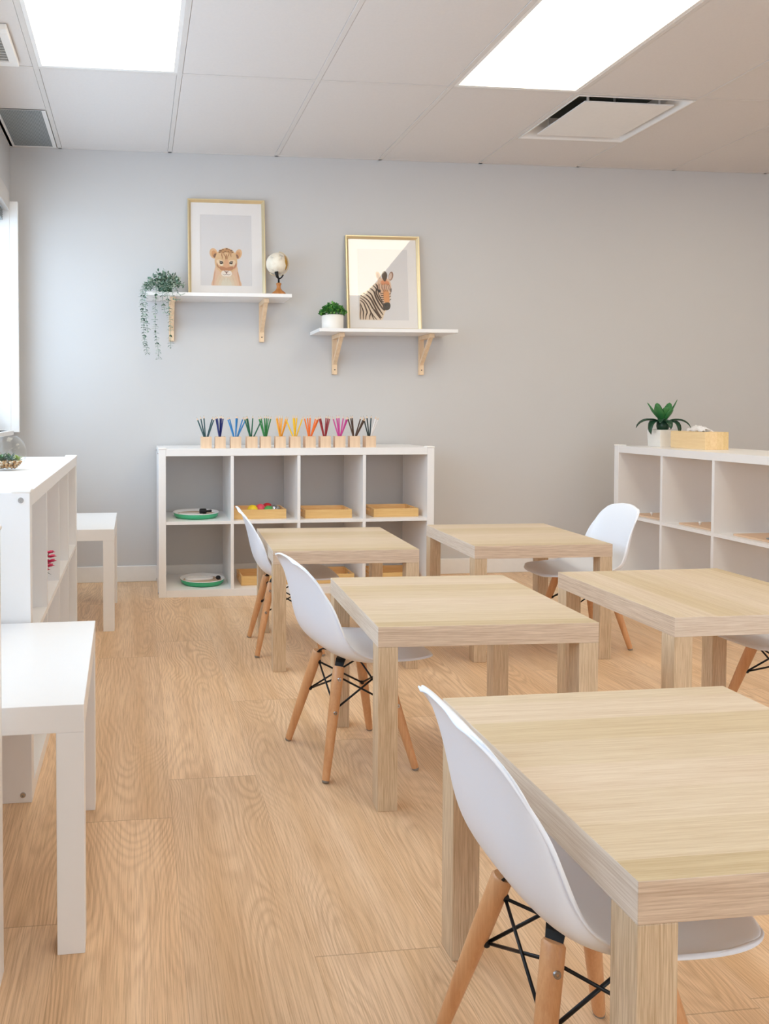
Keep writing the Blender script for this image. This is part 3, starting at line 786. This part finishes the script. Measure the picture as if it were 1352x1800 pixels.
for i in range(560):
    a = rnd(0, 2*PI); r = rnd(0, 1)**.6
    p = Vector((-.01+math.cos(a)*r*.105, -.035+math.sin(a)*r*.062, .035+(1-r*r)*rnd(.025, .085)+rnd(-.02, .01)))
    if p.x > .03: p.z += .01
    if p.z < .006: p.z = .006+rnd(0, .02)
    d = Vector((p.x*4+rnd(-.6, .6), (p.y+.03)*4+rnd(-.8, .4), rnd(-.2, 1)))
    leaf(bm, p, d, (rnd(-1, 1), rnd(-1, 1), 1), rnd(.014, .024), rnd(.008, .012), rnd(0, .3), 3, random.choice((0, 0, 1, 1, 2)))
new('foliage', bm, ['euc1', 'euc2', 'euc3'], t)
def strand(pts, step=.0085, r=.001, sz=(.016, .024)):
    q = []
    P3 = [Vector(p) for p in pts]
    for i in range(len(P3)-1):
        p0, p1, p2, p3 = P3[max(i-1, 0)], P3[i], P3[i+1], P3[min(i+2, len(P3)-1)]
        for k in range(8):
            u = k/8; q.append(.5*((2*p1)+(-p0+p2)*u+(2*p0-5*p1+4*p2-p3)*u*u+(-p0+3*p1-3*p2+p3)*u**3))
    q.append(P3[-1])
    bm = BM(); tube(bm, q, r, 5); acc = 0; k = 0
    for a, b in zip(q, q[1:]):
        L = (b-a).length; acc += L
        while acc > step:
            acc -= step; k += 1; ang = k*2.1+rnd(-.4, .4)
            out = Vector((math.cos(ang), math.sin(ang)*.8, rnd(-.5, .25)))
            for sg in (1, -1):
                leaf(bm, b, Vector((out.x*sg, out.y*sg, out.z)), (0, 0, 1), rnd(*sz), rnd(.008, .012), .2, 3, random.choice((0, 1, 1, 2)))
    new('trailing_stem', bm, ['euc1', 'euc2', 'euc3'], t)
# hanging strands: they spill over the left end and the front edge of the board
strand([(-.07, -.06, .06), (-.118, -.07, .03), (-.128, -.075, -.05), (-.122, -.075, -.15), (-.115, -.075, -.25), (-.100, -.075, -.325)], .0075)
strand([(-.06, -.09, .05), (-.100, -.12, .02), (-.112, -.125, -.03), (-.108, -.12, -.12), (-.100, -.12, -.21)], .010)
strand([(-.04, -.09, .045), (-.052, -.128, .012), (-.056, -.135, -.05), (-.060, -.13, -.13), (-.058, -.13, -.22), (-.046, -.13, -.29), (-.040, -.13, -.36)], .0115)
strand([(-.01, -.09, .045), (.0, -.128, .012), (.008, -.135, -.05), (.018, -.13, -.14), (.022, -.13, -.22), (.022, -.13, -.30)], .0125)
strand([(-.03, -.09, .04), (-.022, -.13, .010), (-.02, -.135, -.04), (-.008, -.13, -.11)], .012)
strand([(.03, -.09, .04), (.05, -.13, .012), (.07, -.14, -.02), (.10, -.14, -.012)], .014, sz=(.010, .015))
strand([(.02, -.09, .04), (.03, -.128, .010), (.04, -.14, -.04), (.075, -.14, -.045)], .014, sz=(.010, .015))
# boxwood in a round white pot
t = thing('potted_boxwood', 'bushy green plant in a round white pot left of the zebra picture', 'plant', (1.085, 4.255, Z2))
bm = BM(); lathe(bm, [(0, 0), (.058, 0), (.060, .003), (.0605, .077), (.058, .079), (.055, .077), (.054, .06), (0, .06)], 40)
new('pot', bm, 'pot', t, True)
bm = BM()
for i in range(620):
    a = rnd(0, 2*PI); r = rnd(0, 1)**.55; el = rnd(.0, 1)
    p = Vector((math.cos(a)*r*.072, math.sin(a)*r*.066, .078+(1-r**2.2)*.058*rnd(.3, 1)+rnd(0, .012)))
    d = Vector((p.x*8+rnd(-.5, .5), p.y*8+rnd(-.5, .5), rnd(.0, 1.2)))
    leaf(bm, p, d, (rnd(-1, 1), rnd(-1, 1), 1), rnd(.014, .021), rnd(.009, .013), rnd(0, .3), 3, random.choice((0, 0, 1)))
new('foliage', bm, ['box1', 'box2'], t)
bm = BM()
for i in range(14):
    a = i*.449*PI; tube(bm, [(math.cos(a)*.01, math.sin(a)*.01, .06), (math.cos(a)*.045, math.sin(a)*.04, .105)], .0012, 5)
new('stems', bm, 'stem', t)
# agave in faceted white pot on the right shelf unit
pa = at(1163, 790, 'x', KRX+.135)
t = thing('potted_agave', 'dark green agave with arching leaves in an angular white pot on the right shelf unit', 'plant', (pa.x+.045, pa.y+.055, KH))
bm = BM(); w0, w1 = .050, .055; hgt = .092
a = [bm.verts.new((sx*w0, sy*w0, 0)) for sx, sy in ((-1, -1), (1, -1), (1, 1), (-1, 1))]
b = [bm.verts.new((sx*w1, sy*w1, hgt)) for sx, sy in ((-1, -1), (1, -1), (1, 1), (-1, 1))]
c = [bm.verts.new((sx*(w1-.005), sy*(w1-.005), hgt)) for sx, sy in ((-1, -1), (1, -1), (1, 1), (-1, 1))]
d = [bm.verts.new((sx*(w1-.006), sy*(w1-.006), hgt-.014)) for sx, sy in ((-1, -1), (1, -1), (1, 1), (-1, 1))]
bm.faces.new(a[::-1]); bm.faces.new(d)
for p, q in ((a, b), (b, c), (c, d)):
    for k in range(4): bm.faces.new((p[k], p[(k+1) % 4], q[(k+1) % 4], q[k]))
bevel(new('pot', bm, 'pot', t), .002)
MT['agave'] = plain('agave_leaf', rgb(34, 74, 52), .35, var=.35, scale=30); MT['agave2'] = plain('agave_leaf_new', rgb(58, 124, 66), .4, var=.3, scale=30)
bm = BM(); lathe(bm, [(0, .07), (.022, .07), (.032, .11), (.030, .135), (0, .15)], 16); new('stem_core', bm, 'agave', t, True)
spec = [(-2.9, .13, 1.0, 0), (-2.3, .12, .45, 0), (-1.75, .10, .75, 0), (-1.1, .11, .9, 0), (-.4, .14, .6, 0), (.1, .15, .95, 0), (.8, .12, .7, 0), (1.6, .12, .7, 0), (2.4, .13, .6, 0), (3.0, .15, .6, 0),
        (-2.6, .11, -.1, 1), (-1.9, .09, -.3, 1), (-1.2, .08, -.4, 1), (-.5, .13, -.35, 1), (.5, .12, -.5, 1), (1.5, .11, -.4, 1), (2.7, .12, -.3, 1), (2.1, .09, -.9, 1)]
for a, L, droop, mi in spec:
    bm = BM(); prev = None; n = 9; dr = Vector((math.cos(a), math.sin(a), 0)); sd = Vector((-dr.y, dr.x, 0))
    el = .62 if droop > 0 else rnd(.72, 1.05)
    p = Vector((0, 0, .125+(.012 if mi else 0)))+dr*.012; ang = el
    for i in range(n+1):
        f = i/n; wd = (.046 if mi else .036)*math.sin(PI*(f*.86+.10))**.8*(1 if i < n else 0)
        row = [bm.verts.new(p)] if i == n else [bm.verts.new(p-sd*wd/2+Vector((0, 0, wd*.22))), bm.verts.new(p), bm.verts.new(p+sd*wd/2+Vector((0, 0, wd*.22)))]
        if prev:
            if len(row) == 3:
                for q in (0, 1): bm.faces.new((prev[q], prev[q+1], row[q+1], row[q]))
            else:
                for q in (0, 1): bm.faces.new((prev[q], prev[q+1], row[0]))
        prev = row; ang -= max(droop, -.1)*.26*(1+f)*.8; p = p+(dr*math.cos(ang)+Vector((0, 0, math.sin(ang))))*L/n
    o = new('leaf', bm, 'agave2' if mi else 'agave', t, True); s = o.modifiers.new('s', 'SOLIDIFY'); s.thickness = .0022
# tissue box
pb = at(1239, 797, 'x', KRX+.14)
t = thing('tissue_box', 'pale bamboo tissue box with a tissue tuft, beside the agave pot', 'tissue box', (pb.x+.064, pb.y+.125, KH))
bm = BM(); box(bm, (-.064, -.125, 0), (.064, .125, .088)); o = bevel(new('box_body', bm, 'bamboof', t), .0015)
bm = BM(); box(bm, (-.018, -.055, .0875), (.018, .055, .0886)); new('slot', bm, 'dark', t)
bm = BM(); rows = []
for j in range(7):
    u = j/6; row = []
    for i in range(15):
        v = i/14; row.append(bm.verts.new(((u-.5)*.030+.012*math.sin(v*9+u*2)*u, -.066+.132*v+.014*math.sin(u*5), .084+.032*math.sin(PI*(.15+.7*v))*math.sin(PI*min(1, u*.9+.05))+.006*math.sin(v*17+u*6))))
    rows.append(row)
for a, b in zip(rows, rows[1:]):
    for i in range(14): bm.faces.new((a[i], a[i+1], b[i+1], b[i]))
o = new('tissue', bm, 'paper', t, True); o.modifiers.new('s', 'SOLIDIFY').thickness = .001

# terrarium bowl
t = thing('glass_terrarium', 'round glass bowl terrarium with succulents and pebbles on the left shelf unit', 'terrarium', (-.434, 2.66, KH+.0005))
R = .0645; zc = .058
def ball(r, z0, z1, n): 
    a0, a1 = math.asin(max(-1, (z0-zc)/r)), math.asin(min(1, (z1-zc)/r)); return [(r*math.cos(a0+(a1-a0)*k/n), zc+r*math.sin(a0+(a1-a0)*k/n)) for k in range(n+1)]
bm = BM(); outer = ball(R, .0015, .113, 22); inner = ball(R-.0022, .004, .113, 22)[::-1]
lathe(bm, [(0, .0015)]+outer+inner+[(0, .004)], 48); new('bowl', bm, 'bowlglass', t, True)
MT['peb'] = plain('pebble_tan', rgb(206, 160, 108), .5, var=.3, scale=80); MT['peb2'] = plain('pebble_brown', rgb(150, 108, 62), .5, var=.3, scale=80); MT['peb3'] = plain('pebble_pale', rgb(222, 204, 180), .5, var=.2, scale=80)
bm = BM()
for i in range(420):
    z = rnd(.007, .030); rm = math.sqrt(max(0, (R-.007)**2-(z-zc)**2)); a = rnd(0, 2*PI); r = rm*(rnd(0, 1)**.35)
    sphere(bm, (math.cos(a)*r, math.sin(a)*r, z), rnd(.0028, .0045), 6, (1, 1, .8), random.choice((0, 0, 1, 2)))
o = new('pebbles', bm, ['peb', 'peb2', 'peb3'], t, True); o['kind'] = 'stuff'
MT['suc1'] = plain('succulent_green', rgb(92, 132, 84), .5, var=.25, scale=50); MT['suc2'] = plain('succulent_lime', rgb(160, 178, 92), .5, var=.2, scale=50); MT['suc3'] = plain('succulent_dark', rgb(42, 84, 64), .45, var=.25, scale=50)
for cx_, cy_, r, mi, n in ((-.018, -.005, .034, 'suc1', 26), (.012, -.022, .032, 'suc3', 10), (.034, .0, .024, 'suc2', 20), (-.03, .02, .03, 'suc3', 12), (.008, .02, .028, 'suc1', 18)):
    bm = BM()
    for i in range(n):
        a = i*2.4; e = .25+1.0*i/n
        leaf(bm, (cx_, cy_, .030), (math.cos(a)*math.cos(e), math.sin(a)*math.cos(e), math.sin(e)), (0, 0, 1), r*(.8+.3*math.sin(i)), r*.36, .05, 4, 0, .25)
    new('succulent', bm, mi, t, True)

# ------------------------------------------------------------------ pencils in wooden blocks
CUPS = [(363, (54, 86, 90), 'slate green', (349, 354, 359, 371, 375)), (388, (34, 42, 108), 'navy blue', (380, 383, 387, 389, 392)), (415, (58, 136, 200), 'sky blue', (402, 405, 415, 417, 426, 431)),
        (443.5, (20, 100, 72), 'dark teal green', (432, 434, 436, 444, 458)), (468, (50, 132, 72), 'leaf green', (456, 460, 465, 468, 471, 474)), (494, (246, 176, 60), 'amber', (486, 489, 492, 495, 501, 505)),
        (520, (244, 200, 32), 'yellow', (505, 516, 518, 521, 531)), (546, (238, 118, 34), 'orange', (537, 541, 545, 554, 557, 559)), (573, (156, 40, 46), 'dark red', (562, 564, 573, 576, 578)),
        (599, (202, 66, 150), 'magenta', (587, 593, 596, 603, 607, 610)), (625, (84, 60, 42), 'dark brown', (612, 617, 620, 633, 637, 639)), (652, (34, 46, 40), 'black', (641, 646, 652, 659, 662))]
MT['tip'] = plain('sharpened_wood', rgb(232, 202, 168), .6)
CY0 = 4.03
ordn = ['leftmost', 'second', 'third', 'fourth', 'fifth', 'sixth', 'seventh', 'eighth', 'ninth', 'tenth', 'eleventh', 'rightmost']
cup0 = None; pmesh = {}
for ci, (px, colr, cname, tops) in enumerate(CUPS):
    xc = at(px, 778, 'y', CY0).x; yc = CY0+.028
    lab = 'square maple pencil block holding %s pencils' % cname
    if ci == 11: lab = 'square maple pencil block holding black and white pencils, rightmost'
    if cup0 is None:
        cup0 = thing('pencil_holder', lab, 'pencil holder', (xc, yc, KH), 0)
        h = .0275; bm = BM(); q = .006
        for a, b in (((-h, -h, 0), (h, h, .006)), ((-h, -h, .006), (-h+q, h, .060)), ((h-q, -h, .006), (h, h, .060)), ((-h+q, -h, .006), (h-q, -h+q, .060)), ((-h+q, h-q, .006), (h-q, h, .060))): box(bm, a, b)
        bmesh.ops.remove_doubles(bm, verts=bm.verts, dist=1e-5)
        new('block', bm, 'cup', cup0)
        c = cup0
    else: c = dup(cup0, (xc, yc, KH), rnd(-.06, .06), lab)
    n = len(tops)
    for i, tp in enumerate(tops):
        white = (ci == 11 and i >= 3)
        cc = (238, 236, 236) if white else colr
        nm = 'white' if white else cname
        key = cc
        top = at(tp, 741+rnd(-4, 3), 'y', CY0+.028+rnd(-.012, .012))
        top = Vector((xc+(top.x-xc), top.y, top.z))
        bx = xc-(top.x-xc)*.18+rnd(-.002, .002); bx = max(xc-.015, min(xc+.015, bx))
        bot = Vector((bx, yc+(i-n/2+.5)*.0062, KH+.0085))
        d = top-bot; L = d.length; 
        if key not in pmesh:
            MT['pc%d' % len(pmesh)] = plain('%s_lacquer' % nm.replace(' ', '_'), rgb(*cc), .3, var=.02); mk = 'pc%d' % len(pmesh)
            bm = BM(); tube(bm, [(0, 0, 0), (0, 0, .148)], .0036, 6); o1 = new('barrel', bm, mk)
            bm = BM(); tube(bm, [(0, 0, .148), (0, 0, .160)], [.0035, .0011], 8); o2 = new('sharpened_tip', bm, 'tip')
            bm = BM(); tube(bm, [(0, 0, .160), (0, 0, .1635)], [.0011, .0003], 6); o3 = new('lead_point', bm, mk)
            pmesh[key] = (o1.data, o2.data, o3.data)
            for o in (o1, o2, o3): bpy.data.objects.remove(o)
        if white: who = 'white coloured pencil in the last block, ' + ('leaning right' if i == n-1 else 'just left of the rightmost pencil')
        else:
            last = (2 if ci == 11 else n-1)
            pos = 'the one farthest left' if i == 0 else ('the one farthest right' if i == last else 'one of the middle ones')
            who = '%s coloured pencil in its maple block, %s' % (nm, pos)
        t = thing('coloured_pencil', who, 'pencil', bot)
        if not white and 'middle' in who: t['group'] = 'middle %s pencils in their block' % nm
        t.rotation_mode = 'QUATERNION'; t.rotation_quaternion = d.to_track_quat('Z', 'Y')
        for nm2, me in zip(('barrel', 'sharpened_tip', 'lead_point'), pmesh[key]):
            o = bpy.data.objects.new(nm2, me); COL.objects.link(o); o.parent = t

# ------------------------------------------------------------------ shelf contents
ZU, ZL = KT+CH+KI, KT
def round_tray(label, x, y, z, D=.245):
    t = thing('round_tray', label, 'tray', (x, y, z)); r = D/2
    bm = BM(); lathe(bm, [(0, .017), (r-.010, .017), (r-.007, .020), (r-.003, .029), (r, .031), (r+.0015, .029), (r-.002, .026)], 64); new('white_inside', bm, 'white', t, True)
    bm = BM(); lathe(bm, [(0, 0), (r-.016, 0), (r-.008, .008), (r-.0025, .0262), (r-.001, .0262), (r-.0065, .008), (r-.015, .0015), (0, .0015)], 64); new('green_outside', bm, 'green', t, True)
    bm = BM(); lathe(bm, [(0, .0174), (r-.016, .0174), (r-.016, .0184), (0, .0184)], 48); new('liner', bm, 'jute', t)
    return t
tc = at(348.5, 908, 'y', 4.19)
round_tray('round white and green tray in the upper left cube, black roller and paper on it', .313, 4.165, ZU)
round_tray('round white and green tray in the lowest left cube, white palette on it', .345, 4.150, ZL, .238)
# items on the trays
bm = BM(); prism(bm, [(-.07, -.045, 0), (.055, -.055, 0), (.075, .03, 0), (-.055, .05, 0)], (0, 0, .0012))
tag(new('paper_sheet', bm, 'paper', loc=(.285, 4.165, ZU+.0187)), 'white paper sheet lying on the upper round tray', 'paper')
t = thing('ink_roller', 'small black roller lying on the upper round green tray', 'roller', (.352, 4.15, ZU+.0332))
bm = BM(); tube(bm, [(-.022, 0, .0), (-.018, 0, 0), (.012, 0, 0), (.016, 0, 0)], [.011, .0145, .0145, .010], 20); new('drum', bm, 'black', t, True)
bm = BM(); tube(bm, [(.016, 0, 0), (.042, .01, .0)], [.0055, .007], 12); new('handle', bm, 'black', t, True)
t = thing('paint_palette', 'white moulded paint palette lying in the lower round tray', 'palette', (.33, 4.16, ZL+.0187), .1)
bm = BM(); prism(bm, [(x*1.0, y*1.0, 0) for x, y in catmull([(-.078, -.012), (-.062, -.034), (.0, -.038), (.062, -.026), (.076, .006), (.06, .03), (0, .036), (-.062, .03)], True, 5)], (0, 0, .012))
bevel(new('dish', bm, 'white', t), .003)
for k in range(5):
    bm = BM(); lathe(bm, [(.009, .0005), (.011, .0035), (.013, .0005)], 16); new('well_rim', bm, 'whitecap', t, True, loc=(-.05+k*.025, 0, .012))
bm = BM(); sphere(bm, (0, 0, 0), .0115, 14, (1.2, 1, .95)); tag(new('black_ball', bm, 'black', smooth=True, loc=(.430, 4.14, ZL+.0300)), 'small black ball at the right rim of the lower round tray', 'ball')
def wood_tray(label, x0, x1, y0, y1, z, h=.05, rz=0):
    cx_, cy_ = (x0+x1)/2, (y0+y1)/2; t = thing('bamboo_tray', label, 'tray', (cx_, cy_, z), rz); a, b = (x1-x0)/2, (y1-y0)/2; w = .009
    new('tray_base', B((-a+w, -b+w, .002), (a-w, b-w, .008)), 'bamboo', t)
    for s in (-1, 1):
        q = sorted((s*b, s*(b-w))); bevel(new('long_side', B((-a, q[0], 0), (a, q[1], h)), 'bamboo', t), .0015)
        bm = BM(); r = sorted((s*a, s*(a-w))); hl, hz0, hz1 = .03, h*.52, h*.82
        box(bm, (r[0], -b+w, 0), (r[1], b-w, hz0)); box(bm, (r[0], -b+w, hz1), (r[1], b-w, h)); box(bm, (r[0], -b+w, hz0), (r[1], -hl, hz1)); box(bm, (r[0], hl, hz0), (r[1], b-w, hz1))
        new('handled_end', bm, 'bamboo', t)
    return t
wood_tray('bamboo tray of coloured balls in the upper second cube', .505, .785, 4.05, 4.24, ZU)
wood_tray('empty looking bamboo tray in the upper third cube', .885, 1.140, 4.04, 4.24, ZU, .045)
wood_tray('bamboo tray in the upper rightmost cube', 1.262, 1.512, 4.05, 4.25, ZU, .045)
wood_tray('bamboo tray in the lower second cube behind the chair', .545, .815, 4.06, 4.26, ZL)
wood_tray('bamboo tray in the lower third cube behind the far left table', .905, 1.160, 4.06, 4.26, ZL)
wood_tray('bamboo tray in the lower rightmost cube seen between table legs', 1.262, 1.518, 4.06, 4.26, ZL)
for nm, cc, px, r, yy in (('yellow', (240, 208, 38), 444, .030, 4.11), ('pink', (236, 88, 110), 457.8, .029, 4.16), ('red', (214, 48, 58), 470, .030, 4.195), ('green', (88, 168, 90), 472, .026, 4.13)):
    MT['b'+nm] = plain(nm+'_ball', rgb(*cc), .45)
    bm = BM(); sphere(bm, (0, 0, 0), r, 24); tag(new('play_ball', bm, 'b'+nm, smooth=True, loc=(at(px, 892, 'y', yy).x, yy, ZU+.0085+r)), nm+' ball lying in the bamboo tray of balls', 'ball')
t = thing('crinkled_foil', 'crinkled silver foil heap at the right end of the bamboo tray of balls', 'foil', (.736, 4.14, ZU+.0085))
bm = BM(); g_ = bmesh.ops.create_icosphere(bm, subdivisions=3, radius=.034)
for v in bm.verts: k = rnd(.82, 1.05); v.co = Vector((v.co.x*k, v.co.y*k*.9, max(0, v.co.z*.8*k+.028)))
new('foil_sheet', bm, 'chrome', t)
bm = BM(); sphere(bm, (0, 0, 0), .009, 10); tag(new('wooden_bead', bm, 'paper', smooth=True, loc=(1.300, 4.10, ZU+.030)), 'small white bead in the upper rightmost bamboo tray', 'bead')
# flat things standing low in cells of right unit: inset boards with knobs
def kpt(s, d): # s metres from its far end toward viewer, d metres into the unit
    a = -PI/2+KRA; return (KRX+s*math.cos(a)-d*math.sin(a), KRY+s*math.sin(a)+d*math.cos(a))
for k, (ln, lab) in enumerate(((.25, 'flat plywood inset board in the farthest upper cube of the right unit'), (.25, 'flat plywood inset board in the second upper cube of the right unit'), (.24, 'plywood inset board with a grey ring, third upper cube of the right unit'))):
    s0 = KT+k*(CW+KI)+.075; cx_, cy_ = kpt(s0+ln/2, .04+.15)
    t = thing('inset_board', lab, 'puzzle', (cx_, cy_, ZU), KRA)
    bevel(new('board', B((-.15, -ln/2, 0), (.15, ln/2, .009)), 'board', t), .0015)
    kn = ((-.11, -.08), (-.04, -.03), (-.11, .03)) if k < 2 else ((-.10, -.05),)
    for a, b in kn:
        bm = BM(); lathe(bm, [(0, 0), (.0035, 0), (.003, .006), (.0065, .010), (.0075, .014), (.005, .018), (0, .0185)], 16); new('knob', bm, 'whitecap' if k < 2 else 'chrome', t, True, loc=(a, b, .009))
    if k == 2:
        bm = BM(); lathe(bm, [(0, .0005), (.026, .0005), (.028, .003), (.022, .005), (0, .005)], 28); new('ring', bm, 'terr', t, True, loc=(-.10, -.05, .009))
# flower in left unit
t = thing('flower_vase', 'pink blossom sprig in a small vase inside the left shelf unit', 'flower', (-.312, 2.50, ZU))
bm = BM(); lathe(bm, [(0, 0), (.016, 0), (.019, .02), (.012, .045), (.008, .055), (.0095, .06), (.0075, .058), (0, .02)], 24); new('vase', bm, 'pot', t, True)
bm = BM(); tube(bm, [(0, 0, .03), (.006, .002, .07), (.018, .004, .09), (.03, .003, .122)], .0014, 6); new('stem', bm, 'stem', t)
MT['pink'] = plain('pink_petal', rgb(226, 66, 118), .5, var=.2, scale=60)
for q in ((.016, 0, .066), (.030, .006, .078), (.036, 0, .094), (.036, .004, .108), (.032, .0, .122), (.020, -.006, .088)):
    bm = BM()
    for i in range(7): leaf(bm, (0, 0, 0), (math.cos(i*.9), math.sin(i*.9), .35+.2*(i % 2)), (0, 0, 1), .021, .017, .1, 3)
    new('blossom', bm, 'pink', t, loc=q)
bm = BM(); leaf(bm, (.006, 0, .066), (1, .1, -.1), (0, 0, 1), .035, .010, .3); leaf(bm, (.004, 0, .06), (.6, -.5, -.2), (0, 0, 1), .03, .010, .3); new('leaf', bm, 'suc3', t)
